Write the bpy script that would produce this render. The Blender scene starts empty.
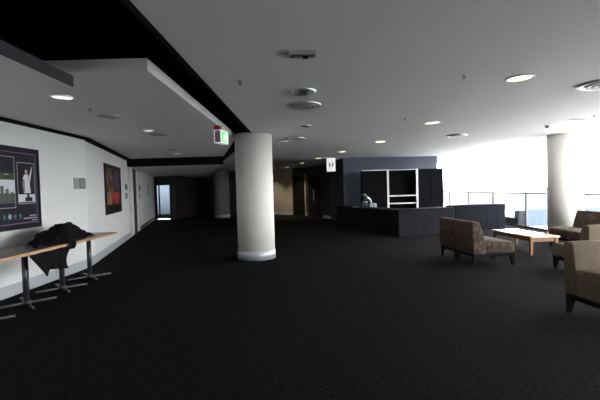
import bpy, bmesh, math, random
from mathutils import Vector, Matrix
random.seed(7)
R = math.radians
C = bpy.context.scene.collection
SC = bpy.context.scene

# ------------------------------------------------------------------ materials
MATS = {}
def mat(name, col, rough=.6, metal=0., noise=None, bump=None, emit=None, spec=.5, sheen=0.):
    """noise=(scale, amount) mottles the colour; bump=(scale, strength)."""
    if name in MATS: return MATS[name]
    m = bpy.data.materials.new(name); m.use_nodes = True
    nt = m.node_tree; b = nt.nodes['Principled BSDF']
    b.inputs['Base Color'].default_value = (*col, 1)
    b.inputs['Roughness'].default_value = rough
    b.inputs['Metallic'].default_value = metal
    b.inputs['Specular IOR Level'].default_value = spec
    b.inputs['Sheen Weight'].default_value = sheen
    if emit:
        b.inputs['Emission Color'].default_value = (*emit[0], 1)
        b.inputs['Emission Strength'].default_value = emit[1]
    tc = None
    if noise or bump: tc = nt.nodes.new('ShaderNodeTexCoord')
    if noise:
        n = nt.nodes.new('ShaderNodeTexNoise'); n.inputs['Scale'].default_value = noise[0]; n.inputs['Detail'].default_value = 4
        nt.links.new(tc.outputs['Object'], n.inputs['Vector'])
        r = nt.nodes.new('ShaderNodeValToRGB')
        k = noise[1]
        r.color_ramp.elements[0].position = .3; r.color_ramp.elements[1].position = .7
        r.color_ramp.elements[0].color = (*[c*(1-k) for c in col], 1)
        r.color_ramp.elements[1].color = (*[min(1, c*(1+k)) for c in col], 1)
        nt.links.new(n.outputs['Fac'], r.inputs['Fac']); nt.links.new(r.outputs['Color'], b.inputs['Base Color'])
    if bump:
        n2 = nt.nodes.new('ShaderNodeTexNoise'); n2.inputs['Scale'].default_value = bump[0]; n2.inputs['Detail'].default_value = 3
        nt.links.new(tc.outputs['Object'], n2.inputs['Vector'])
        bp = nt.nodes.new('ShaderNodeBump'); bp.inputs['Strength'].default_value = bump[1]; bp.inputs['Distance'].default_value = .01
        nt.links.new(n2.outputs['Fac'], bp.inputs['Height']); nt.links.new(bp.outputs['Normal'], b.inputs['Normal'])
    MATS[name] = m
    return m

white_paint = mat('white_paint', (.80, .81, .80), .75, noise=(1.2, .02))
ceil_paint  = mat('ceiling_paint', (.80, .785, .795), .85, noise=(.6, .02))
black_paint = mat('black_paint', (.006, .006, .007), .9, spec=.1)
navy_edge   = mat('navy_edge_paint', (.018, .02, .026), .7)
navy_wall   = mat('navy_wall_paint', (.070, .082, .125), .6, noise=(2, .05))
dark_wall   = mat('dark_wall_paint', (.022, .021, .02), .6)
brown_wall  = mat('brown_wall_paint', (.055, .044, .034), .7, noise=(1.5, .15))
beige_wall  = mat('beige_wall_paint', (.42, .37, .30), .8, noise=(1.5, .05))
skirt_mat   = mat('grey_skirting', (.46, .49, .52), .45)
col_paint   = mat('column_paint', (.86, .84, .79), .7, noise=(3, .02))
ring_metal  = mat('brushed_ring_metal', (.62, .64, .68), .42, .35)
far_paint   = mat('shaded_column_paint', (.25, .25, .26), .7)  # column colour darkened to carry the dim light at the corridor mouth
chrome      = mat('chrome', (.75, .77, .80), .28, 1.0)
steel       = mat('brushed_steel', (.55, .56, .58), .35, 1.0)
dark_steel  = mat('dark_steel', (.10, .10, .12), .35, .8)
grey_metal  = mat('grey_metal', (.07, .075, .08), .5, .2)
rail_metal  = mat('handrail_metal', (.045, .045, .048), .5, .2)
white_metal = mat('white_enamel', (.82, .82, .82), .4)
grille_mat  = mat('grille_grey', (.42, .42, .42), .5, .2)
black_cloth = mat('black_cloth', (.0045, .0045, .0055), .95, noise=(14, .3), bump=(120, .15), spec=.15)
drape_mat   = mat('drape_cloth', (.0085, .0095, .0135), .9, noise=(5, .15), bump=(90, .1), spec=.12)
panel_mat   = mat('dark_panel', (.0045, .0047, .0062), .9, noise=(9, .1), spec=.12)
white_trim  = mat('white_trim', (.80, .80, .80), .45)
wood        = mat('beech_wood', (.27, .13, .058), .35, noise=(9, .15))
edge_wood   = mat('plywood_edge', (.52, .30, .15), .45, noise=(30, .2))
laminate    = mat('grey_laminate', (.16, .17, .16), .28, noise=(25, .1))
dark_leg    = mat('dark_stained_wood', (.007, .006, .0055), .7, spec=.15)
taupe       = mat('taupe_fabric', (.165, .130, .098), .95, noise=(60, .10), bump=(250, .2), spec=.2)
lamp_warm   = mat('lamp_glow', (.9, .85, .7), .5, emit=((1, .86, .60), 4.0))
lamp_cool   = mat('lamp_glow_dim', (.9, .87, .8), .5, emit=((1, .93, .82), 1.1))
lamp_off    = mat('lamp_lens', (.55, .54, .52), .15, .6)
distant_ground = mat('distant_ground', (.055, .06, .065), .8, noise=(.2, .15))
concrete    = mat('pale_concrete', (.82, .81, .79), .8, noise=(1, .06))
blue_screen = mat('blue_screen_panel', (.055, .085, .135), .35, noise=(2, .06))
kerb_grey   = mat('dark_grey_kerb', (.012, .013, .0145), .7)

def floral():
    m = bpy.data.materials.new('floral_fabric'); m.use_nodes = True
    nt = m.node_tree; b = nt.nodes['Principled BSDF']
    b.inputs['Roughness'].default_value = .9; b.inputs['Specular IOR Level'].default_value = .2
    tc = nt.nodes.new('ShaderNodeTexCoord')
    n = nt.nodes.new('ShaderNodeTexNoise'); n.inputs['Scale'].default_value = 9; n.inputs['Detail'].default_value = 2; n.inputs['Distortion'].default_value = 1.4
    nt.links.new(tc.outputs['Object'], n.inputs['Vector'])
    r = nt.nodes.new('ShaderNodeValToRGB'); e = r.color_ramp.elements
    e[0].position = .40; e[0].color = (.065, .047, .038, 1)
    e[1].position = .72; e[1].color = (.21, .145, .08, 1)
    k = e.new(.52); k.color = (.085, .064, .052, 1)
    k = e.new(.60); k.color = (.13, .088, .055, 1)
    nt.links.new(n.outputs['Fac'], r.inputs['Fac']); nt.links.new(r.outputs['Color'], b.inputs['Base Color'])
    return m
floral_fabric = floral()

def carpet():
    m = bpy.data.materials.new('charcoal_carpet'); m.use_nodes = True
    nt = m.node_tree; b = nt.nodes['Principled BSDF']
    b.inputs['Roughness'].default_value = 1; b.inputs['Specular IOR Level'].default_value = .04
    tc = nt.nodes.new('ShaderNodeTexCoord')
    mp = nt.nodes.new('ShaderNodeMapping'); mp.inputs['Scale'].default_value = (1, 2.2, 1); mp.inputs['Rotation'].default_value = (0, 0, .5)
    nt.links.new(tc.outputs['Object'], mp.inputs['Vector'])
    n = nt.nodes.new('ShaderNodeTexNoise'); n.inputs['Scale'].default_value = 22; n.inputs['Detail'].default_value = 5; n.inputs['Roughness'].default_value = .7
    nt.links.new(mp.outputs['Vector'], n.inputs['Vector'])
    r = nt.nodes.new('ShaderNodeValToRGB'); e = r.color_ramp.elements
    e[0].position = .38; e[0].color = (.0018, .0018, .0021, 1)
    e[1].position = .68; e[1].color = (.022, .021, .024, 1)
    nt.links.new(n.outputs['Fac'], r.inputs['Fac']); nt.links.new(r.outputs['Color'], b.inputs['Base Color'])
    n2 = nt.nodes.new('ShaderNodeTexNoise'); n2.inputs['Scale'].default_value = 300
    nt.links.new(tc.outputs['Object'], n2.inputs['Vector'])
    bp = nt.nodes.new('ShaderNodeBump'); bp.inputs['Strength'].default_value = .5; bp.inputs['Distance'].default_value = .01
    nt.links.new(n2.outputs['Fac'], bp.inputs['Height']); nt.links.new(bp.outputs['Normal'], b.inputs['Normal'])
    return m
carpet_mat = carpet()

def glass(name, tint, rough=0., refl=.06):
    m = bpy.data.materials.new(name); m.use_nodes = True
    nt = m.node_tree; nt.nodes.clear()
    o = nt.nodes.new('ShaderNodeOutputMaterial'); t = nt.nodes.new('ShaderNodeBsdfTransparent'); g = nt.nodes.new('ShaderNodeBsdfGlossy')
    t.inputs['Color'].default_value = (*tint, 1); g.inputs['Roughness'].default_value = rough
    mx = nt.nodes.new('ShaderNodeMixShader'); mx.inputs['Fac'].default_value = refl
    nt.links.new(t.outputs[0], mx.inputs[1]); nt.links.new(g.outputs[0], mx.inputs[2]); nt.links.new(mx.outputs[0], o.inputs['Surface'])
    return m
clear_glass = glass('clear_glass', (.93, .95, .95))
tint_glass = glass('frosted_tinted_glass', (.20, .225, .25), .2, .05)

# ------------------------------------------------------------------ geometry helpers
def link(name, bm, m, parent=None, smooth=False, bevel=0, seg=2):
    bmesh.ops.recalc_face_normals(bm, faces=bm.faces)
    me = bpy.data.meshes.new(name); bm.to_mesh(me); bm.free()
    for x in (m if isinstance(m, (list, tuple)) else [m]): me.materials.append(x)
    o = bpy.data.objects.new(name, me); C.objects.link(o)
    if parent: o.parent = parent
    if smooth:
        for p in me.polygons: p.use_smooth = True
    if bevel:
        b = o.modifiers.new('bevel', 'BEVEL'); b.width = bevel; b.segments = seg; b.limit_method = 'ANGLE'; b.angle_limit = R(35)
        b.harden_normals = False
        for p in me.polygons: p.use_smooth = True
    return o
def box(bm, x0, x1, y0, y1, z0, z1, mi=0, M=None):
    co = [(x, y, z) for x in (x0, x1) for y in (y0, y1) for z in (z0, z1)]
    v = [bm.verts.new(M @ Vector(c) if M else c) for c in co]
    for f in ((0,1,3,2),(4,6,7,5),(0,4,5,1),(2,3,7,6),(0,2,6,4),(1,5,7,3)):
        fc = bm.faces.new([v[i] for i in f]); fc.material_index = mi
def prism(bm, pts, z0, z1, M=None, mi=0):
    """polygon in XY extruded in z (M remaps)."""
    a = [bm.verts.new(M @ Vector((x, y, z0)) if M else (x, y, z0)) for x, y in pts]
    b = [bm.verts.new(M @ Vector((x, y, z1)) if M else (x, y, z1)) for x, y in pts]
    n = len(pts)
    f = [bm.faces.new(a), bm.faces.new(b)]
    for i in range(n): f.append(bm.faces.new((a[i], a[(i+1) % n], b[(i+1) % n], b[i])))
    for x in f: x.material_index = mi
def lathe(bm, prof, n=32, cx=0, cy=0, M=None, mi=0):
    """closed lathe of (r,z) profile about z."""
    rings = []
    for r, z in prof:
        if r < 1e-6: rings.append([bm.verts.new(M @ Vector((cx, cy, z)) if M else (cx, cy, z))])
        else:
            rings.append([bm.verts.new((M @ Vector((cx+r*math.cos(2*math.pi*k/n), cy+r*math.sin(2*math.pi*k/n), z))) if M else
                          (cx+r*math.cos(2*math.pi*k/n), cy+r*math.sin(2*math.pi*k/n), z)) for k in range(n)])
    for a, b in zip(rings, rings[1:]):
        for k in range(n):
            k2 = (k+1) % n
            vs = []
            for v in ((a[k % len(a)], a[k2 % len(a)]) + (b[k2 % len(b)], b[k % len(b)])):
                if v not in vs: vs.append(v)
            if len(vs) > 2: bm.faces.new(vs).material_index = mi
def tube(bm, p, q, r0, r1=None, n=12, cap=True):
    p, q = Vector(p), Vector(q); d = q-p
    M = Matrix.Translation(p) @ d.to_track_quat('Z', 'Y').to_matrix().to_4x4()
    r1 = r0 if r1 is None else r1
    prof = [(r0, 0), (r1, d.length)]
    if cap: prof = [(0, 0)] + prof + [(0, d.length)]
    lathe(bm, prof, n, M=M)
def NB(): return bmesh.new()
def ibox(name, m, parent, *a, bevel=0, M=None):
    bm = NB(); box(bm, *a, M=M); return link(name, bm, m, parent, bevel=bevel)
def thing(name, label, cat, loc=(0, 0, 0), rz=0, group=None):
    o = bpy.data.objects.new(name, None); C.objects.link(o); o.empty_display_size = .1
    o.location = loc; o.rotation_euler = (0, 0, rz); o['label'] = label; o['category'] = cat
    if group: o['group'] = group
    return o
def tag(o, label, cat, group=None):
    o['label'] = label; o['category'] = cat
    if group: o['group'] = group
    return o
def struct(o):
    o['kind'] = 'structure'; return o
def copy_thing(root, loc, rz, label):
    r = root.copy(); C.objects.link(r); r.location = loc; r.rotation_euler = (0, 0, rz); r['label'] = label
    for ch in list(root.children):
        c = ch.copy(); C.objects.link(c); c.parent = r
        for g in list(ch.children):
            d = g.copy(); C.objects.link(d); d.parent = c
    return r
def frame2(p0, p1):
    """matrix: x along p0->p1, y to the left of it, origin p0"""
    d = Vector((p1[0]-p0[0], p1[1]-p0[1])); L = d.length; d /= L
    return Matrix(((d.x, -d.y, 0, p0[0]), (d.y, d.x, 0, p0[1]), (0, 0, 1, 0), (0, 0, 0, 1))), L
def wall(name, p0, p1, z0, z1, m, thick=.15):
    """face on the line p0->p1, thickness to the left of the walking direction"""
    M, L = frame2(p0, p1); bm = NB(); box(bm, 0, L, 0, thick, z0, z1, M=M)
    return struct(link(name, bm, m))

H = 2.89          # main ceiling
HS = 2.86         # left soffit
HC = 2.585         # corridor
B0 = (-4.70, 8.85)
BD = (-math.sin(R(15)), math.cos(R(15)))
def onB(s): return (B0[0]+BD[0]*s, B0[1]+BD[1]*s)
MB_, _ = frame2(B0, onB(1))       # wall B frame: x along the wall, -y into the room

# ------------------------------------------------------------------ shell
bm = NB(); box(bm, -13, 8.12, -12, 30, -.2, 0); struct(link('floor', bm, carpet_mat))
bm = NB(); box(bm, 8.12, 13, -30, 70, -.3, -.02); struct(link('terrace', bm, concrete))
bm = NB(); box(bm, 13, 140, -90, 150, -.4, -.3); struct(link('ground', bm, distant_ground))
wall('wall_left', (-4.70, -12), B0, 0, 3.6, white_paint)
wall('wall_left_bend', B0, onB(6.15), 0, 3.6, white_paint)
wall('wall_corridor_left', onB(8.95), onB(16.0), 0, 3.6, white_paint)
wall('wall_between_doors', onB(7.18), onB(7.92), 0, 3.6, navy_edge)
wall('wall_rear', (8.1, -12), (-4.70, -12), 0, 3.6, white_paint)
wall('wall_right_light_block', (8.3, -12), (8.3, -3.5), 0, 3.6, white_paint)  # unseen wall added behind the camera to block window light
e0 = onB(16.0)
dl0, dl1 = (-8.76, 24.12), (-7.72, 23.84)
# corridor end wall with the glass door
wall('wall_corridor_end', e0, dl0, 0, 3.6, dark_wall)
wall('wall_corridor_end_header', dl0, dl1, 2.10, 3.6, dark_wall)
wall('wall_corridor_end_right', dl1, (-7.35, 23.75), 0, 3.6, dark_wall)
wall('wall_corridor_return', (-7.35, 23.75), (-7.0, 27.7), 0, 3.6, brown_wall)
wall('wall_back', (-7.0, 27.7), (-1.67, 25.8), 0, 3.6, brown_wall)
wall('wall_back_right', (-1.67, 25.8), (-.42, 24.68), 0, 3.6, beige_wall)
wall('wall_back_recess', (-.42, 24.68), (.39, 23.95), 0, 3.6, dark_wall)
wall('wall_lift_lobby', (.39, 23.95), (1.58, 20.71), 0, 3.6, dark_wall)
wall('wall_lobby_side', (1.58, 20.71), (1.91, 17.38), 0, 3.6, dark_wall)
wall('wall_bar_back', (1.91, 17.38), (6.12, 17.75), 0, 3.6, navy_wall)
wall('wall_bar_side', (6.12, 17.75), (6.12, 30), 0, 3.6, navy_wall)

def cpoly(name, pts, z0, z1, m):
    bm = NB(); prism(bm, pts, z0, z1); return struct(link(name, bm, m))
cpoly('ceiling', [(-1.30, -12), (8.12, -12), (8.12, 30), (-6.9, 30), (-4.34, 20.95), (-1.06, 9.35)], H, H+.25, ceil_paint)
cpoly('ceiling_left', [(-1.53, 4.15), (-1.53, 9.75), (-2.70, 14.45), (-6.06, 14.45), (-4.62, 8.87), (-4.62, 4.15)], HS, HS+.13, ceil_paint)
cpoly('ceiling_left_front', [(-2.36, -12), (-2.36, 4.24), (-4.62, 4.24), (-4.62, -12)], 2.74, 2.855, ceil_paint)
cpoly('trim_5', [(-2.36, -12), (-2.345, -12), (-2.345, 4.24), (-2.36, 4.24)], 2.74, 2.855, navy_edge)
cpoly('ceiling_corridor', [(-6.2, 14.8), (-2.80, 14.8), (-6.3, 28.2), (-11, 28.2)], HC, HC+.3, ceil_paint)
cpoly('ceiling_bulkhead', [(-6.35, 14.46), (-2.72, 14.46), (-2.81, 14.80), (-6.45, 14.80)], HC, 3.5, black_paint)
cpoly('ceiling_void', [(-11, -12), (-1.0, -12), (-1.0, 30), (-11, 30)], 3.55, 3.6, black_paint)
cpoly('ceiling_void_side', [(-1.32, -12), (-1.25, -12), (-1.03, 9.35), (-4.31, 20.95), (-6.87, 30), (-6.94, 30), (-4.38, 20.95), (-1.08, 9.35)], H-.004, 3.56, black_paint)
# black shadow gap above the white walls
bm = NB(); box(bm, -4.70, -4.62, -12, 8.86, 2.81, 3.5); box(bm, 0, 6.15, -.09, 0, 2.79, 3.5, M=MB_); struct(link('trim_1', bm, black_paint))
# skirtings
bm = NB(); box(bm, -4.70, -4.685, -12, 8.855, 0, .19); struct(link('baseboard_left', bm, skirt_mat))
bm = NB(); box(bm, 0, 6.15, -.015, 0, 0, .19, M=MB_); struct(link('baseboard_left_bend', bm, skirt_mat))
bm = NB(); box(bm, 8.95, 15.9, -.015, 0, 0, .17, M=MB_); struct(link('baseboard_corridor', bm, dark_wall))
M, L = frame2((-7.0, 27.7), (-1.67, 25.8)); bm = NB(); box(bm, 0, L, -.02, 0, 0, .15, M=M); struct(link('baseboard_back', bm, brown_wall))
M, L = frame2((-1.67, 25.8), (-.42, 24.68)); bm = NB(); box(bm, 0, L, -.02, 0, 0, .15, M=M); struct(link('baseboard_back_right', bm, skirt_mat))
M, L = frame2((.39, 23.95), (1.58, 20.71)); bm = NB(); box(bm, 0, L, -.02, 0, 0, .15, M=M); struct(link('baseboard_lobby', bm, skirt_mat))

# two pale corridor doors along the bent wall
for n, s0, s1 in ((1, 6.15, 7.18), (2, 7.92, 8.95)):
    t = bpy.data.objects.new('door_%d' % n, None); C.objects.link(t); struct(t); t.matrix_world = MB_
    ibox('door_frame', navy_edge, t, s0, s0+.06, -.002, .12, 0, 2.56)
    ibox('door_frame', navy_edge, t, s1-.05, s1, -.004, .12, 0, 2.56)
    ibox('door_frame', white_paint, t, s0+.10, s1-.07, .0, .12, 2.46, 3.3)
    lf = ibox('door_leaf', white_paint, t, s0+.06, s1-.05, -.003, .07, 0, 2.46)
    bm = NB(); tube(bm, (s0+.19, -.02, .95), (s0+.19, -.02, 1.15), .012); tube(bm, (s0+.19, .02, .97), (s0+.19, -.02, .97), .008); tube(bm, (s0+.19, .02, 1.13), (s0+.19, -.02, 1.13), .008)
    link('door_handle', bm, steel, lf)

# glass door at the corridor end
M, L = frame2(dl0, dl1)
t = bpy.data.objects.new('door_3', None); C.objects.link(t); struct(t); t.matrix_world = M
bm = NB()
box(bm, 0, .05, 0, .10, 0, 2.10); box(bm, L-.05, L, 0, .10, 0, 2.10); box(bm, .05, L-.05, 0, .10, 2.05, 2.10); box(bm, .26, .32, .02, .08, .12, 2.05)
link('door_frame', bm, dark_wall, t)
ibox('bottom_rail', dark_wall, t, .05, L-.05, .02, .08, .10, .22)
ibox('glass_pane', tint_glass, t, .05, .26, .045, .055, .22, 2.05)
ibox('glass_pane', tint_glass, t, .32, L-.05, .045, .055, .22, 2.05)
bm = NB(); tube(bm, (.40, -.03, .9), (.40, -.03, 1.3), .015); tube(bm, (.40, .02, .95), (.40, -.03, .95), .01); tube(bm, (.40, .02, 1.25), (.40, -.03, 1.25), .01)
link('door_handle', bm, steel, t)
ibox('floor_reflection_strip', chrome, t, .05, L-.05, -.12, .10, 0, .02)  # bright strip standing in for door light reflected on the floor

# dark timber double door of the lift lobby and the recessed dark door
M, L = frame2((.39, 23.95), (1.58, 20.71))
t = bpy.data.objects.new('door_4', None); C.objects.link(t); struct(t); t.matrix_world = M
ibox('door_frame', steel, t, .30, .40, -.05, .0, 0, 2.35)
ibox('door_frame', grey_metal, t, 2.40, 2.50, -.05, .0, 0, 2.35)
ibox('door_frame', dark_wall, t, .30, 2.50, -.05, 0, 2.35, 2.45)
for a, b, hx in ((.40, 1.395, 1.32), (1.405, 2.40, 1.48)):
    lf = ibox('door_leaf', dark_leg, t, a, b, -.03, 0, .01, 2.35)
    bm = NB(); tube(bm, (hx, -.09, .8), (hx, -.09, 1.5), .016); tube(bm, (hx, -.03, .9), (hx, -.09, .9), .01); tube(bm, (hx, -.03, 1.4), (hx, -.09, 1.4), .01)
    link('door_handle', bm, steel, lf)
M, L = frame2((-.42, 24.68), (.39, 23.95))
t = bpy.data.objects.new('door_5', None); C.objects.link(t); struct(t); t.matrix_world = M
ibox('door_frame', dark_wall, t, .0, .08, -.05, 0, 0, 2.5); ibox('door_frame', beige_wall, t, L-.10, L, -.05, 0, 0, 2.5)
ibox('door_leaf', dark_leg, t, .08, L-.10, -.02, 0, .01, 2.4)

# ------------------------------------------------------------------ columns
def column(x, y, r, label, top=H, m=None):
    t = thing('column', label, 'column', (x, y, 0), 0, 'round concrete columns')
    bm = NB(); lathe(bm, [(0, .0), (r, .0), (r, top+.02), (0, top+.02)], 64); o = link('shaft', bm, m or col_paint, t, smooth=False)
    for p in o.data.polygons: p.use_smooth = abs(p.normal.z) < .5
    bm = NB(); lathe(bm, [(r+.001, 0), (r+.012, 0), (r+.012, .195), (r+.001, .20)], 64); o = link('kick_ring', bm, ring_metal, t)
    for p in o.data.polygons: p.use_smooth = abs(p.normal.z) < .5
    o['label'] = 'brushed metal ring at the foot of the column'
    return t
column(-1.06, 9.45, .435, 'large off-white round column in the middle of the carpet')
column(7.29, 10.98, .43, 'grey-lit round column beside the glass balustrade, behind the armchairs')
column(-4.72, 24.15, .46, 'round column far back at the corridor mouth, its dimness put into a grey colour', m=far_paint)

# ------------------------------------------------------------------ balustrade and outside
t = thing('glass_balustrade', 'low glass balustrade with thin handrail along the bright window side', 'balustrade', (8.02, 0, 0))
ibox('handrail', rail_metal, t, -.03, .03, -3.3, 27, 1.198, 1.242)
ibox('base_channel', kerb_grey, t, -.03, .03, -3.3, 27, 0, .06)
ys = [-10+2.42*k for k in range(0, 16)]; ys = [y+14.18-(-10+2.42*10) for y in ys]
ys = [y for y in ys if y > -3.2]
for y in ys:
    ibox('post', grey_metal, t, -.025, .025, y-.03, y+.03, .06, 1.20)
for a, b in zip(ys, ys[1:]):
    ibox('glass_panel', clear_glass, t, -.006, .006, a+.05, b-.05, .06, 1.12)
screen_post = mat('screen_post_paint', (.13, .14, .15), .5)
t = thing('low_screen', 'low pale blue screen with white posts standing outside beyond the balustrade', 'screen', (8.41, 14.8, -.02))
for k in range(9):
    ibox('panel', blue_screen, t, .02+k*.315, .315+k*.315, 0, .05, .0, .63)
for k in range(10):
    ibox('post', screen_post, t, .0+k*.315, .02+k*.315, -.005, .055, 0, .635)
t = thing('plinth_box', 'dark grey low plinth outside the glass beside the blue screen', 'plinth', (8.12, 15.0, -.02))
ibox('body', kerb_grey, t, .0, .27, -.1, 1.5, 0, .29, bevel=.01)
ibox('raised_end', kerb_grey, t, .02, .27, -.1, .22, .29, .58, bevel=.01)

# ------------------------------------------------------------------ café tables along the left wall
foot_metal = mat('dull_foot_metal', (.07, .07, .075), .4, .6)
def cafe_table(y, label):
    t = thing('cafe_table', label, 'table', (-4.08, y, 0), 0, 'narrow tables in a row along the left wall')
    ibox('tabletop', laminate, t, -.33, .33, -.437, .437, .798, .832)
    bm = NB()
    for a in ((-.335, -.33, -.442, .442), (.33, .345, -.442, .442), (-.33, .33, -.442, -.437), (-.33, .33, .437, .442)): box(bm, *a, .794, .833)
    link('edge_band', bm, edge_wood, t)['label'] = 'exposed plywood edge of the tabletop'
    bm = NB(); tube(bm, (0, 0, .06), (0, 0, .78), .042, n=20); link('post', bm, dark_steel, t, smooth=True)
    ibox('mounting_plate', dark_steel, t, -.18, .18, -.18, .18, .78, .797)
    b = NB(); lathe(b, [(0, .02), (.07, .02), (.07, .05), (.05, .075), (0, .075)], 20); hub = link('base', b, foot_metal, t, smooth=True)
    for k in range(4):
        a = R(45+90*k); M = Matrix.Rotation(a, 4, 'Z')
        b = NB(); box(b, .05, .39, -.02, .02, .018, .045, M=M); link('foot_bar', b, foot_metal, hub, bevel=.004)
        b = NB(); lathe(b, [(0, 0), (.018, 0), (.018, .02), (0, .02)], 12, M=M @ Matrix.Translation((.37, 0, 0))); link('glide', b, black_paint, hub)
    return t
T0 = cafe_table(5.87, 'wood-edged narrow table with the left half of the black coat heaped on it')
copy_thing(T0, (-4.08, 4.975, 0), 0, 'nearest wood-edged narrow table, cut off by the left edge of the photo')
copy_thing(T0, (-4.08, 6.765, 0), 0, 'wood-edged narrow table under the right half of the coat, second from the far end')
copy_thing(T0, (-4.08, 7.66, 0), 0, 'farthest wood-edged narrow table, its bare end standing past the coat')

# coat: heap on the table, a fold over the edge, and a hanging flap
def coat():
    bm = NB(); NX, NY = 26, 64
    rnd = random.Random(3)
    ph = [rnd.uniform(0, 6.28) for _ in range(12)]
    def top(y):        # silhouette height of the heap
        pts = [(5.80, .0), (5.90, .08), (6.1, .16), (6.35, .24), (6.5, .27), (6.72, .275), (6.88, .24), (7.05, .17), (7.25, .085), (7.42, .05), (7.52, 0)]
        for (a, h), (b, k) in zip(pts, pts[1:]):
            if a <= y <= b:
                u = (y-a)/(b-a); return h+(k-h)*u
        return 0
    V = {}
    for j in range(NY+1):
        y = 5.80+(7.52-5.80)*j/NY
        xf = -3.86+.05*math.sin(9*y+ph[0])+.03*math.sin(21*y+ph[1])
        over = max(0, 1-abs(y-6.46)/.16)
        over = 1 if over > .35 else over/.35
        xf = xf+(-3.705-xf)*over
        xb = -4.36+.04*math.sin(7*y+ph[2])
        for i in range(NX+1):
            u = i/NX; x = xb+(xf-xb)*u
            s = math.sin(math.pi*min(1, u*.93+.07*over*0))**.6 if u < .999 else 0
            s = max(0, math.sin(math.pi*u))**.42
            h = top(y)*s
            w = .018*math.sin(17*x+6*y+ph[3])+.014*math.sin(11*y-23*x+ph[4])+.008*math.sin(39*y+ph[5])
            yy = y+max(0, xf-x)*(1.15-.35*j/NY)*(1-over*.0)
            z = .842+h+w*min(1, h*12)+.008*abs(math.sin(13*y+ph[6]+5*x))
            V[i, j] = bm.verts.new((x, yy, z))
    for i in range(NX):
        for j in range(NY): bm.faces.new((V[i, j], V[i+1, j], V[i+1, j+1], V[i, j+1]))
    # fold over the front edge
    js = [j for j in range(NY+1) if 6.36 <= 5.80+1.72*j/NY <= 6.56]
    prev = [V[NX, j] for j in js]
    for k, z in enumerate((.80, .765, .735)):
        row = []
        for v0 in [V[NX, j] for j in js]:
            row.append(bm.verts.new((-3.700-.012*k+.006*math.sin(30*v0.co.y), v0.co.y-.01*k, z)))
        for a in range(len(row)-1): bm.faces.new((prev[a], prev[a+1], row[a+1], row[a]))
        prev = row
    # hanging flap behind the table edge
    def lerp(a, b, u): return (a[0]+(b[0]-a[0])*u, a[1]+(b[1]-a[1])*u)
    bot = [(0, (5.90, .41)), (.16, (6.02, .50)), (.24, (6.03, .49)), (1, (6.47, .42))]
    NU, NV = 40, 16; W = {}
    for a in range(NU+1):
        u = a/NU; T = lerp((5.50, .785), (6.54, .785), u)
        for (p, q), (p2, q2) in zip(bot, bot[1:]):
            if p <= u <= p2: Bp = lerp(q, q2, (u-p)/(p2-p)); break
        for b in range(NV+1):
            v = b/NV; P = lerp(T, Bp, v)
            y = P[0]-.09*math.sin(math.pi*v)*(u**3)
            x = -3.765-.02*v+.022*math.sin(16*u+2.5*v)*(.25+.75*v)*.8
            W[a, b] = bm.verts.new((x, y, P[1]))
    for a in range(NU):
        for b in range(NV): bm.faces.new((W[a, b], W[a+1, b], W[a+1, b+1], W[a, b+1]))
    o = link('coat', bm, black_cloth, smooth=True)
    s = o.modifiers.new('thickness', 'SOLIDIFY'); s.thickness = .012; s.offset = 0
    return tag(o, 'black coat heaped over the wood-edged tables, one side hanging down', 'coat')
coat()

# ------------------------------------------------------------------ posters and plates on the wall
poster_black = mat('poster_black', (.012, .011, .018), .35)
p_violet = mat('poster_violet', (.23, .13, .30), .4)
p_line   = mat('poster_line', (.45, .42, .48), .4)
p_white  = mat('poster_white', (.62, .66, .72), .4)
p_dress  = mat('poster_pale_dress', (.66, .68, .70), .4)
p_blue   = mat('poster_blue', (.30, .40, .52), .4)
p_green  = mat('poster_green', (.05, .085, .035), .4)
p_grey   = mat('poster_grey', (.10, .105, .10), .4, noise=(30, .7))
p_skin   = mat('poster_skin', (.55, .36, .26), .4)
p_teal   = mat('poster_teal', (.04, .20, .21), .4)
p_gold   = mat('poster_gold', (.34, .22, .10), .4, noise=(14, .6))
p_red    = mat('poster_red', (.50, .045, .03), .4, noise=(16, .6))
p_plum   = mat('poster_plum', (.16, .11, .20), .4, noise=(18, .6))
p_rust   = mat('poster_rust', (.16, .05, .025), .4, noise=(18, .6))
p_brown  = mat('poster_dark_brown', (.06, .035, .025), .4, noise=(18, .6))

t = thing('theatre_poster', 'large black framed show poster with a figure in white, at the left edge', 'poster', (-4.699, 5.40, 1.06))
# local: y to the right (room depth), z up, x out of the wall
W_, H_ = 1.81, 1.37
bm = NB(); box(bm, 0, .03, 0, W_, 0, .03); box(bm, 0, .03, 0, W_, H_-.03, H_); box(bm, 0, .03, 0, .03, .03, H_-.03); box(bm, 0, .03, W_-.03, W_, .03, H_-.03)
link('frame', bm, poster_black, t)
pm = [poster_black, p_violet, p_line, p_white, p_dress, p_blue, p_green, p_grey, p_skin, p_teal]
bm = NB(); box(bm, 0, .018, .03, W_-.03, .03, H_-.03, 0)
def pq(y0, y1, z0, z1, mi, x=.0185): box(bm, .012, x+.0005, y0, y1, z0, z1, mi)
def outline(y0, y1, z0, z1, w, mi):
    pq(y0, y1, z0, z0+w, mi); pq(y0, y1, z1-w, z1, mi); pq(y0, y0+w, z0+w, z1-w, mi); pq(y1-w, y1, z0+w, z1-w, mi)
outline(.09, W_-.09, .09, H_-.09, .012, 1)
outline(.14, 1.19, .36, 1.20, .010, 2)
pq(.15, 1.18, .80, .93, 6); pq(.15, 1.18, .58, .82, 3, .019); pq(.95, 1.05, .90, .915, 2, .019); pq(.15, 1.18, .44, .60, 7, .0195)
for k in range(9): pq(.2+k*.11, .27+k*.11, .55, .62+.05*((k*7) % 4), 7, .0197)
outline(1.25, 1.68, .42, 1.12, .010, 2)
pq(1.26, 1.67, .45, .58, 3, .019); pq(1.42, 1.60, .46, .53, 0, .0195); pq(1.47, 1.53, .52, .58, 0, .0195)
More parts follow.
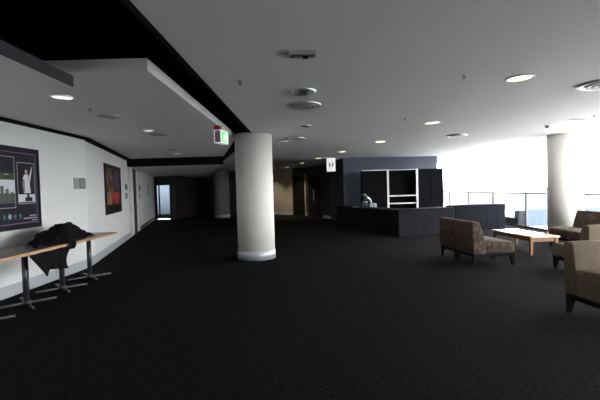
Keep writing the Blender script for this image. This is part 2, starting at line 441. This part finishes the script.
Mx = Matrix(((0, 0, 1, 0), (1, 0, 0, 0), (0, 1, 0, 0), (0, 0, 0, 1)))
prism(bm, [(1.40, .60), (1.57, .60), (1.55, .74), (1.53, .88), (1.56, .92), (1.60, 1.02), (1.62, 1.01), (1.59, .90), (1.53, .80), (1.52, .92), (1.42, .92), (1.38, .84), (1.37, .70), (1.40, .72)], .0185, .0195, M=Mx, mi=4)
prism(bm, [(1.47+.032*math.cos(a*.6), .965+.04*math.sin(a*.6)) for a in range(10)], .0185, .0196, M=Mx, mi=8)
prism(bm, [(1.605+.018*math.cos(a*.7), 1.035+.022*math.sin(a*.7)) for a in range(9)], .0185, .0196, M=Mx, mi=8)
pq(1.38, 1.42, .62, .84, 1, .0199)
for k in range(10):
    c = .2+k*.12; r = .03+.012*((k*5) % 3)
    prism(bm, [(c+(r if q % 2 else r*.6)*math.cos(q*.63), .22+(.06 if q % 2 else .03)*math.sin(q*.63)) for q in range(10)], .0185, .0192, M=Mx, mi=(9, 5, 7)[k % 3])
for z, a in ((.205, 1.52), (.165, 1.36), (.125, 1.56)): pq(a, 1.69, z, z+.016, 2)
link('print', bm, pm, t)

t = thing('framed_picture', 'dark framed red and gold abstract picture on the bent white wall', 'picture', (0, 0, 0)); t.matrix_world = MB_ @ Matrix.Translation((1.80, -.002, 1.05))
W_, H_ = 2.28, 1.38
bm = NB(); box(bm, 0, W_, -.05, 0, 0, .05); box(bm, 0, W_, -.05, 0, H_-.05, H_); box(bm, 0, .06, -.05, 0, .05, H_-.05); box(bm, W_-.06, W_, -.05, 0, .05, H_-.05)
link('frame', bm, poster_black, t)
bm = NB(); box(bm, .06, W_-.06, -.03, 0, .05, H_-.05, 0)
rnd = random.Random(11)
NXp, NZp = 17, 7
for i in range(NXp):
    for k in range(NZp):
        u, v = (i+.5)/NXp, (k+.5)/NZp
        if v < .10: mi = 0
        elif v < .5: mi = (1 if u < .32 else (2 if u < .9 else 4)); mi = mi if rnd.random() < .78 else rnd.choice((4, 5, 0))
        else: mi = rnd.choice((1, 5, 5, 0, 0, 1, 5) if u < .5 else (3, 3, 0, 0, 5, 3, 4))
        x0 = .10+(W_-.2)*i/NXp; x1 = x0+(W_-.2)/NXp; z0 = .09+(H_-.18)*k/NZp; z1 = z0+(H_-.18)/NZp
        d = rnd.uniform(-.03, .03)
        box(bm, max(.08, x0+d), min(W_-.08, x1+d+.02), -.0305-.0002*((i+k) % 3), -.02, z0, z1, mi)
link('print', bm, [poster_black, p_gold, p_red, p_plum, p_rust, p_brown], t)

plate_a = mat('plate_light_grey', (.36, .37, .39), .4); plate_b = mat('plate_mid_grey', (.20, .21, .21), .4); plate_line = mat('plate_line', (.36, .37, .37), .4)
tag(ibox('wall_plate', plate_a, None, -4.70, -4.685, 8.335, 8.535, 1.735, 1.965), 'plain lighter grey wall plate, left one of the pair beside the corner', 'wall plate')
t = thing('wall_plate', 'darker grey lined wall plate, right one of the pair beside the corner', 'wall plate', (-4.699, 8.555, 1.735))
ibox('plate', plate_b, t, 0, .015, 0, .215, 0, .23)
bm = NB()
for z in (.06, .10, .16): box(bm, .014, .0165, .03, .185, z, z+.012)
link('line_marking', bm, plate_line, t)
green_plate = mat('green_plate', (.02, .16, .06), .4)
bm = NB(); box(bm, 5.22, 5.52, -.03, 0, 1.74, 1.93, M=MB_); tag(link('release_button', bm, green_plate, bevel=.004), 'small green release box on the white wall before the corridor', 'release box')
bm = NB(); box(bm, 5.20, 5.48, -.025, 0, 1.43, 1.62, M=MB_); tag(link('card_reader', bm, plate_b, bevel=.004), 'small grey card reader under the green box on the white wall', 'card reader')
bm = NB(); box(bm, 9.0, 9.25, -.02, 0, 1.72, 1.95, M=MB_); tag(link('wall_sign', bm, poster_black), 'small dark sign on the corridor wall, upper one by the pale doors', 'sign')
bm = NB(); box(bm, 8.98, 9.22, -.02, 0, 1.40, 1.55, M=MB_); tag(link('wall_sign', bm, plate_b), 'small grey plate under the dark sign on the corridor wall', 'sign')
t = thing('notice_board', 'white notice with dark side strip on the dim corridor wall', 'notice'); t.matrix_world = MB_ @ Matrix.Translation((11.5, -.001, 1.45))
ibox('board', white_trim, t, 0, .75, -.02, 0, 0, .57); ibox('side_strip', poster_black, t, .75, 1.1, -.02, 0, 0, .57)

# ------------------------------------------------------------------ exit sign, hanging sign
t = thing('exit_sign', 'lit green running-man exit sign hung at the soffit edge', 'exit sign', (-1.615, 7.72, 2.53), R(-12))
case_mat = mat('sign_case', (.30, .25, .24), .5); case_white = mat('sign_case_white', (.85, .85, .82), .4, emit=((1, 1, .95), .35))
green_lit = mat('sign_green_lit', (.05, .5, .15), .4, emit=((.22, .85, .25), .75)); white_lit = mat('sign_white_lit', (.9, .95, .9), .4, emit=((.85, 1, .82), .95))
red_mat = mat('red_lamp', (.10, .006, .005), .4, emit=((1, .03, .02), .03))
ibox('case', case_mat, t, .012, .128, -.0, .36, .012, .238)
bm = NB(); box(bm, 0, .012, -.008, .368, 0, .25); box(bm, .128, .14, -.008, .368, 0, .25); box(bm, .012, .128, -.008, .368, 0, .012); box(bm, .012, .128, -.008, .368, .238, .25)
link('case_frame', bm, case_white, t)
ibox('lit_face', green_lit, t, .14, .146, .02, .34, .02, .23)
bm = NB(); My = Matrix(((0, 0, 1, 0), (1, 0, 0, 0), (0, 1, 0, 0), (0, 0, 0, 1)))
def fig(pts): prism(bm, pts, .1465, .1485, M=My)
fig([(.20+.018*math.cos(k*.7), .19+.02*math.sin(k*.7)) for k in range(9)])
fig([(.15, .165), (.20, .17), (.20, .11), (.165, .10)]); fig([(.165, .115), (.19, .11), (.15, .07), (.10, .06), (.10, .075), (.14, .085)])
fig([(.18, .115), (.20, .11), (.235, .08), (.215, .04), (.20, .045), (.21, .078)]); fig([(.15, .165), (.16, .15), (.125, .135), (.115, .10), (.10, .105), (.11, .145)])
fig([(.19, .165), (.20, .15), (.245, .13), (.24, .12), (.19, .14)]); fig([(.27, .045), (.315, .045), (.315, .205), (.27, .205)])
link('pictogram', bm, white_lit, t)
ibox('red_housing', red_mat, t, .0, .12, -.02, .10, .25, .33, bevel=.01)

t = thing('hanging_sign', 'small white lit sign with grey figures hung by the dark lobby wall', 'sign', (1.18, 17.0, 2.31))
sign_lit = mat('sign_panel_lit', (.85, .85, .85), .4, emit=((1, 1, 1), .55)); fig_grey = mat('sign_figure_grey', (.30, .30, .31), .5)
ibox('panel', sign_lit, t, 0, .36, 0, .06, 0, .56, bevel=.004)
ibox('ceiling_bracket', dark_steel, t, .08, .28, .015, .045, .56, .58)
bm = NB()
Mf = Matrix(((1, 0, 0, 0), (0, 0, -1, 0), (0, 1, 0, 0), (0, 0, 0, 1)))
for cx in (.12, .25):
    prism(bm, [(cx+.022*math.cos(a*.6), .40+.026*math.sin(a*.6)) for a in range(10)], .0, .003, M=Mf)
    prism(bm, [(cx-.035, .36), (cx+.035, .36), (cx+.04, .22), (cx+.015, .20), (cx+.012, .10), (cx-.012, .10), (cx-.015, .20), (cx-.04, .22)], 0, .003, M=Mf)
link('figures', bm, fig_grey, t)

# ------------------------------------------------------------------ ceiling fittings
def spot(parent, z, energy, col=(1, .84, .62), size=120):
    l = bpy.data.lights.new('lamp', 'SPOT'); l.energy = energy; l.color = col; l.spot_size = R(size); l.spot_blend = .8; l.shadow_soft_size = .06
    o = bpy.data.objects.new('lamp', l); C.objects.link(o); o.parent = parent; o.location = (0, 0, z)
def downlight(x, y, z, r, lit, label, group, energy=0):
    t = thing('downlight', label, 'downlight', (x, y, z), 0, group)
    bm = NB(); lathe(bm, [(r, 0), (r, -.012), (r*.93, -.018), (r*.84, -.014), (r*.82, 0)], 32); link('trim_ring', bm, white_metal if lit == 'warm' else chrome, t, smooth=True)
    m = {'warm': lamp_warm, 'cool': lamp_cool, 'off': lamp_off}[lit]
    bm = NB(); lathe(bm, [(r*.82, -.003), (r*.6, -.010), (0, -.013)], 32); link('lens', bm, m, t, smooth=True)
    if energy: spot(t, -.05, energy)
    return t
names = ['nearest lit warm downlight in the ceiling row, large and at upper right', 'second lit warm downlight of the ceiling row, counted from the camera', 'third lit warm downlight of the row, above the dark shelving left bay',
         'fourth lit warm downlight, just right of the hanging white sign', 'fifth lit warm downlight, just left of the hanging white sign', 'sixth lit warm downlight, over the dark lobby doors', 'farthest lit warm downlight, glowing on the beige back wall']
for k, (x, y) in enumerate([(2.74, 4.95), (2.76, 8.26), (2.33, 11.45), (1.54, 14.26), (.83, 16.99), (.15, 19.95), (-.70, 23.4)]):
    downlight(x, y, H, .165, 'warm', names[k], 'lit downlights in a row', (25, 25, 25, 25, 25, 25, 130)[k])
downlight(-2.35, 24.9, H, .16, 'warm', 'lit downlight behind the big middle column, by the back wall', 'lit downlights in a row', 100)
downlight(-3.0, 5.15, HS, .15, 'cool', 'lit twin-lamp downlight in the left soffit near the dark edge panel', 'soffit downlights')
downlight(-3.01, 8.08, HS, .12, 'cool', 'middle small lit downlight in the left soffit', 'soffit downlights')
downlight(-3.92, 13.0, HS, .15, 'cool', 'far lit downlight in the left soffit just before the black bulkhead', 'soffit downlights')
downlight(.15, 8.25, H, .13, 'off', 'small unlit chrome downlight beyond the big round diffuser', 'unlit downlights')
downlight(-.42, 10.9, H, .13, 'off', 'small unlit chrome downlight right beside the top of the middle column', 'unlit downlights')

def diffuser(x, y, z, r, label, drop=1):
    t = thing('air_vent', label, 'air diffuser', (x, y, z), 0, 'round air diffusers'); t.scale = (1, 1, drop)
    bm = NB(); lathe(bm, [(r, 0), (r, -.012), (r*.96, -.028), (r*.80, -.022), (r*.78, 0)], 40); link('vent_ring', bm, steel, t, smooth=True)
    for a, b, zz in ((.70, .54, -.030), (.46, .32, -.036)):
        bm = NB(); lathe(bm, [(r*a, -.004), (r*a, zz), (r*b, zz-.004), (r*b, -.004)], 36); link('cone_ring', bm, grille_mat, t, smooth=True)
    bm = NB(); lathe(bm, [(r*.25, 0), (r*.25, -.032), (0, -.038)], 28); link('centre_disc', bm, grille_mat, t, smooth=True)
    bm = NB(); lathe(bm, [(r*.79, -.003), (0, -.003)], 32); link('throat', bm, black_paint, t)
    return t
diffuser(.10, 6.19, H, .27, 'large round air diffuser in the ceiling centre, behind the slotted grille')
diffuser(-.08, 10.14, H, .25, 'round air diffuser just right of the top of the middle column')
diffuser(4.10, 5.34, H, .33, 'big round air diffuser at the right edge of the ceiling')
diffuser(4.13, 10.45, H, .26, 'round air diffuser bright on its rim, in the ceiling over the lounge chairs')
diffuser(-3.04, 6.5, HS, .20, 'dark round diffuser in the left soffit nearest the twin-lamp downlight', .35)
diffuser(-3.02, 8.7, HS, .20, 'dark round diffuser in the left soffit, middle one', .35)
diffuser(-3.66, 11.8, HS, .20, 'dark round diffuser in the left soffit, nearest the bulkhead', .35)

t = thing('speaker_grille', 'round chrome slotted grille between rectangular fitting and large diffuser', 'ceiling grille', (.09, 5.31, H))
r = .165
bm = NB(); lathe(bm, [(r, 0), (r, -.015), (r*.8, -.04), (r*.72, -.04), (r*.7, 0)], 36); link('mounting_ring', bm, chrome, t, smooth=True)
bm = NB(); lathe(bm, [(r*.7, -.01), (0, -.01)], 32); link('backing', bm, black_paint, t)
for k in range(12):
    bm = NB(); box(bm, r*.25, r*.86, -.008, .008, -.048, -.012, M=Matrix.Rotation(k*math.pi/6, 4, 'Z')); link('fin', bm, chrome, t)
t = thing('emergency_light', 'rectangular grey emergency light fitting at the top centre of the ceiling', 'emergency light', (.06, 3.84, H))
ibox('mounting_box', grille_mat, t, -.125, .125, -.06, .06, -.03, 0, bevel=.006)
ibox('bezel', steel, t, -.07, .118, -.05, .05, -.038, -.03, bevel=.003)
bm = NB(); lathe(bm, [(.028, -.037), (.026, -.05), (0, -.054)], 20, cx=.03); link('lens', bm, black_paint, t, smooth=True)
ibox('slot', black_paint, t, -.10, -.085, -.045, .045, -.032, -.029)

def sprinkler(x, y, z, label):
    t = thing('sprinkler_head', label, 'sprinkler', (x, y, z), 0, 'sprinkler heads'); t.scale = (.8, .8, .7)
    bm = NB(); lathe(bm, [(.038, 0), (.036, -.008), (.014, -.010), (.012, -.035), (0, -.035)], 18); link('ceiling_plate', bm, steel, t, smooth=True)
    bm = NB(); tube(bm, (-.018, 0, -.02), (-.012, 0, -.055), .004, n=6); tube(bm, (.018, 0, -.02), (.012, 0, -.055), .004, n=6); link('yoke', bm, dark_steel, t)
    bm = NB(); lathe(bm, [(0, -.054), (.026, -.055), (.026, -.059), (0, -.060)], 14); link('deflector', bm, dark_steel, t)
for x, y, z, l in [(-.67, 4.75, H, 'sprinkler head in the ceiling left of centre, above the middle column'), (1.98, 4.76, H, 'sprinkler head left of the nearest lit warm downlight'),
                (2.03, 7.63, H, 'sprinkler head left of the second lit warm downlight'), (-3.02, 5.86, HS, 'sprinkler head in the left soffit near the twin-lamp downlight'), (-3.14, 9.8, HS, 'sprinkler head in the left soffit, far one'),
                (5.82, 7.89, H, 'sprinkler head in the pale ceiling at the right edge')]:
    sprinkler(x, y, z, l)
t = thing('smoke_detector', 'small dark smoke detector on the ceiling before the balustrade column', 'smoke detector', (5.63, 9.08, H))
bm = NB(); lathe(bm, [(.06, 0), (.06, -.015), (.05, -.02), (0, -.02)], 24); link('base', bm, white_metal, t, smooth=True)
bm = NB(); lathe(bm, [(.045, -.02), (.042, -.055), (.025, -.068), (0, -.068)], 24); link('sensor_head', bm, dark_steel, t, smooth=True)
def vent(x, y, a, b, label):
    t = thing('ceiling_vent', label, 'ceiling vent', (x, y, H), 0, 'flat ceiling vents')
    bm = NB()
    box(bm, -a, a, -b, -b+.015, -.012, 0); box(bm, -a, a, b-.015, b, -.012, 0); box(bm, -a, -a+.015, -b, b, -.012, 0); box(bm, a-.015, a, -b, b, -.012, 0)
    link('vent_frame', bm, white_metal, t)
    for k in range(4):
        y0 = -b+.02+k*(2*b-.04)/4; ibox('slat', grille_mat, t, -a+.015, a-.015, y0, y0+.012, -.010, -.001)
vent(5.81, 8.34, .17, .10, 'flat white ceiling vent right of the smoke detector')
vent(2.77, 9.15, .07, .06, 'tiny flat vent just beyond the second lit warm downlight')
vent(5.04, 12.2, .15, .10, 'flat ceiling vent beyond the bright-rimmed diffuser')
vent(4.69, 13.9, .15, .10, 'farthest flat ceiling vent, in front of the navy wall end')

# ------------------------------------------------------------------ draped counters
def draped_counter(p0, p1, depth, h, label, ret=False):
    """front face on the line p0->p1 (walking right), body behind"""
    M, L = frame2(p0, p1)
    t = thing('draped_counter', label, 'counter', (0, 0, 0), 0, 'black draped bar counters'); t.matrix_world = M
    ibox('counter_top', drape_mat, t, -.005, L+.005, -.008, depth, h-.025, h, bevel=.008)
    n = max(8, int(L/.03)); bm = NB(); rows = (0, .1, .3, .5, .7, h-.03)
    rnd = random.Random(int(L*100)); ph = [rnd.uniform(0, 6.28) for _ in range(6)]
    def skirt(pts):
        V = []
        for k, (x, y, nx, ny) in enumerate(pts):
            s = k*.03; c = []
            for z in rows:
                a = .005*(1-z/h)**.7*(math.sin(9*s+ph[0])+.7*math.sin(17*s+ph[1]+z)+.4*math.sin(31*s+ph[2]))
                c.append(bm.verts.new((x+nx*a, y+ny*a, z)))
            V.append(c)
        for a, b in zip(V, V[1:]):
            for i in range(len(rows)-1): bm.faces.new((a[i], b[i], b[i+1], a[i+1]))
    pts = []
    m = int(depth/.03)
    for k in range(m): pts.append((0, depth*(1-k/m), -1, 0))
    for k in range(n+1): pts.append((L*k/n, 0, 0, -1))
    for k in range(1, m+1): pts.append((L, depth*k/m, 1, 0))
    for k in range(1, n+1): pts.append((L*(1-k/n), depth, 0, 1))
    skirt(pts)
    link('drape', bm, drape_mat, t, smooth=True)
    return t
draped_counter((1.50, 16.55), (2.795, 13.32), .72, .84, 'long black-draped counter side running from the lobby wall to the corner')
draped_counter((3.09, 12.585), (5.22, 13.52), .72, .84, 'black-draped counter front facing the room, behind the two chair backs')
draped_counter((5.42, 14.0), (7.32, 14.27), .70, .86, 'separate creased black-draped counter nearest the balustrade')

# espresso-like steel appliance on the counter
t = thing('countertop_machine', 'small silver countertop appliance with a slanted arm on the long counter', 'appliance', (2.50, 14.97, .841), R(-10))
pale = mat('pale_grey_plastic', (.45, .48, .54), .4); dk = mat('dark_plastic', (.03, .035, .04), .4)
ibox('body', dk, t, -.20, .05, -.12, .12, 0, .19, bevel=.02)
ibox('drip_tray', pale, t, .10, .36, -.12, .10, 0, .15, bevel=.02)
ibox('top_plate', pale, t, -.16, .03, -.10, .10, .19, .225, bevel=.01)
bm = NB(); tube(bm, (-.09, -.03, .50), (.13, -.03, .27), .038, .042, n=14); link('arm', bm, chrome, t, smooth=True)
bm = NB(); tube(bm, (.13, -.03, .28), (.16, -.03, .15), .05, .035, n=14); link('spout', bm, pale, t, smooth=True)
bm = NB(); tube(bm, (-.06, 0, .18), (-.06, 0, .47), .045, .05, n=14); link('hopper', bm, dk, t, smooth=True)
bm = NB(); tube(bm, (-.20, -.03, .47), (-.09, -.03, .50), .012, n=8); link('lever', bm, steel, t, smooth=True)
tag(ibox('drinks_tray', steel, None, 2.02, 2.26, 15.2, 15.45, .841, .865, bevel=.006), 'flat grey metal tray left of the silver appliance on the counter', 'tray')

# ------------------------------------------------------------------ back-bar shelving
t = thing('shelf_unit', 'tall black back-bar unit with white-edged open centre shelves', 'shelf unit', (2.53, 16.15, 0))
ibox('side_panel', panel_mat, t, 0, 1.01, 0, .45, 0, 2.25)
ibox('side_panel', panel_mat, t, 2.24, 2.735, 0, .45, 0, 2.275); ibox('side_panel', panel_mat, t, 2.75, 3.27, 0, .45, 0, 2.275)
ibox('back_panel', panel_mat, t, 1.01, 2.24, .40, .45, 0, 2.25)
ibox('post', white_trim, t, .995, 1.075, -.03, .04, 0, 2.285); ibox('post', white_trim, t, 2.17, 2.25, -.03, .04, 0, 2.285)
ibox('top_rail', white_trim, t, .0, .995, -.02, .03, 2.25, 2.285); ibox('top_rail', white_trim, t, 1.075, 2.17, -.02, .03, 2.25, 2.27)
for z in (.38, .885, 1.19):
    q = ibox('shelf', panel_mat, t, 1.075, 2.17, .02, .40, z, z+.045); ibox('edge_strip', white_trim, q, 1.075, 2.17, -.005, .02, z, z+.05)

# ------------------------------------------------------------------ coffee table
t = thing('coffee_table', 'low wooden coffee table between the lounge chairs', 'coffee table', (5.29, 9.50, 0), R(2))
wood_gloss = mat('beech_top', (.66, .46, .32), .16, noise=(7, .08), spec=.9)
ibox('tabletop', wood_gloss, t, -.335, .335, -.82, .82, .385, .42, bevel=.006)
bm = NB(); box(bm, -.29, .29, -.77, -.75, .30, .385); box(bm, -.29, .29, .75, .77, .30, .385); box(bm, -.29, -.27, -.77, .77, .30, .385); box(bm, .27, .29, -.77, .77, .30, .385)
link('apron', bm, wood, t)
for sx in (-1, 1):
    for sy in (-1, 1):
        bm = NB(); M = Matrix.Translation((sx*.28, sy*.76, 0)) @ Matrix.Rotation(math.pi/4, 4, 'Z')
        lathe(bm, [(0, 0), (.028, 0), (.05, .385), (0, .385)], 4, M=M); link('leg', bm, wood, t)

# ------------------------------------------------------------------ lounge chairs
Mxz = Matrix(((1, 0, 0, 0), (0, 0, 1, 0), (0, 1, 0, 0), (0, 0, 0, 1)))     # polygon XY -> XZ, extruded along Y
def lounge_chair(name_label, m_out, seat_z, group, bt=.255):
    """faces +X; origin under the centre of the rear edge; width along Y"""
    t = thing('lounge_chair', name_label, 'chair', (0, 0, 0), 0, group); w = .355
    bm = NB(); prism(bm, [(0, .235), (-.015, .55), (-.02, .84), (.0, .87), (.105, .87), (.13, .85), (.13+(bt-.13)*.5, .66), (bt, seat_z-.05), (bt, .235)], -w, w, M=Mxz)
    link('backrest', bm, m_out, t, bevel=.018, seg=3)
    bm = NB(); prism(bm, [(bt+.003, .235), (bt+.003, seat_z-.015), (.42, seat_z+.004), (.65, seat_z+.006), (.80, seat_z-.005), (.85, seat_z-.03), (.855, .235)], -w, w, M=Mxz)
    link('seat', bm, m_out, t, bevel=.022, seg=3)
    ibox('base_frame', dark_leg, t, .01, .84, -w+.01, w-.01, .175, .238)
    for fx, x0, x1 in ((-.03, .01, .085), (.025, .765, .84)):
        for sy in (-1, 1):
            bm = NB(); y0 = sy*(w-.045)
            a = [(x0, y0-.035), (x1, y0-.035), (x1, y0+.035), (x0, y0+.035)]
            cx = (x0+x1)/2+fx
            b = [(cx-.022, y0-.02), (cx+.022, y0-.02), (cx+.022, y0+.02), (cx-.022, y0+.02)]
            va = [bm.verts.new((x, y, .176)) for x, y in a]; vb = [bm.verts.new((x, y, 0)) for x, y in b]
            bm.faces.new(va); bm.faces.new(vb)
            for i in range(4): bm.faces.new((va[i], va[(i+1) % 4], vb[(i+1) % 4], vb[i]))
            link('leg', bm, dark_leg, t)
    return t
def button(t, pts, m):
    for x, y, z in pts:
        bm = NB(); bmesh.ops.create_uvsphere(bm, u_segments=12, v_segments=8, radius=.014); 
        for v in bm.verts: v.co = v.co+Vector((x, y, z))
        link('button', bm, m, t, smooth=True)
g1 = 'brown patterned armless lounge chairs'; g2 = 'taupe armless lounge chairs'
ca = lounge_chair('brown patterned armless chair seen from behind, nearer of the joined left pair', floral_fabric, .465, g1)
a = R(6)
ca.location = (3.29, 8.04, 0); ca.rotation_euler.z = a
copy_thing(ca, (3.29-.725*math.sin(a), 8.04+.725*math.cos(a), 0), a, 'brown patterned armless chair seen from behind, farther of the joined left pair')
copy_thing(ca, (7.14, 9.78, 0), R(180), 'brown patterned armless chair in front of the balustrade column, facing left')
copy_thing(ca, (7.12, 9.05, 0), R(180), 'brown patterned armless chair at the right edge beside its twin before the column, mostly hidden')
cn = lounge_chair('nearest taupe armless chair at the right edge, facing the camera', taupe, .565, g2, bt=.175)
cn.location = (3.58, 4.93, 0); cn.rotation_euler.z = R(-84)
button(cn, [(.155, -.12, .63), (.155, .12, .63)], taupe)
cm = lounge_chair('taupe armless chair facing away, its seat at the near end of the coffee table', taupe, .475, g2)
cm.location = (5.07, 6.58, 0); cm.rotation_euler.z = R(94)

# ------------------------------------------------------------------ camera
cam = bpy.data.cameras.new('camera'); co = bpy.data.objects.new('camera', cam); C.objects.link(co)
cam.sensor_width = 36; cam.lens = 24; cam.clip_end = 300
p = math.atan(11/400); phi = .028
f = Vector((0, math.cos(p), -math.sin(p))); u0 = Vector((0, math.sin(p), math.cos(p))); r0 = Vector((1, 0, 0))
r = math.cos(phi)*r0-math.sin(phi)*u0; u = math.cos(phi)*u0+math.sin(phi)*r0
Mc = Matrix(((r.x, u.x, -f.x, 0), (r.y, u.y, -f.y, 0), (r.z, u.z, -f.z, 1.6), (0, 0, 0, 1)))
co.matrix_world = Mc; SC.camera = co

# ------------------------------------------------------------------ daylight
w = bpy.data.worlds.new('sky'); SC.world = w; w.use_nodes = True
nt = w.node_tree; bg = nt.nodes['Background']
tc = nt.nodes.new('ShaderNodeTexCoord'); sp = nt.nodes.new('ShaderNodeSeparateXYZ'); rp = nt.nodes.new('ShaderNodeValToRGB')
nt.links.new(tc.outputs['Generated'], sp.inputs[0])
mr = nt.nodes.new('ShaderNodeMapRange'); mr.inputs['From Min'].default_value = -1; mr.inputs['From Max'].default_value = 1
nt.links.new(sp.outputs['Z'], mr.inputs['Value']); nt.links.new(mr.outputs['Result'], rp.inputs['Fac'])
e = rp.color_ramp.elements
e[0].position = .47; e[0].color = (.16, .17, .18, 1); e[1].position = .505; e[1].color = (.97, .985, 1, 1)
nt.links.new(rp.outputs['Color'], bg.inputs['Color']); bg.inputs['Strength'].default_value = 13.0

vs = SC.view_settings
vs.view_transform = 'Standard'; vs.look = 'None'; vs.gamma = 1; vs.use_curve_mapping = False; vs.exposure = 0.15
SC.cycles.max_bounces = 10; SC.cycles.diffuse_bounces = 6; SC.cycles.transparent_max_bounces = 12
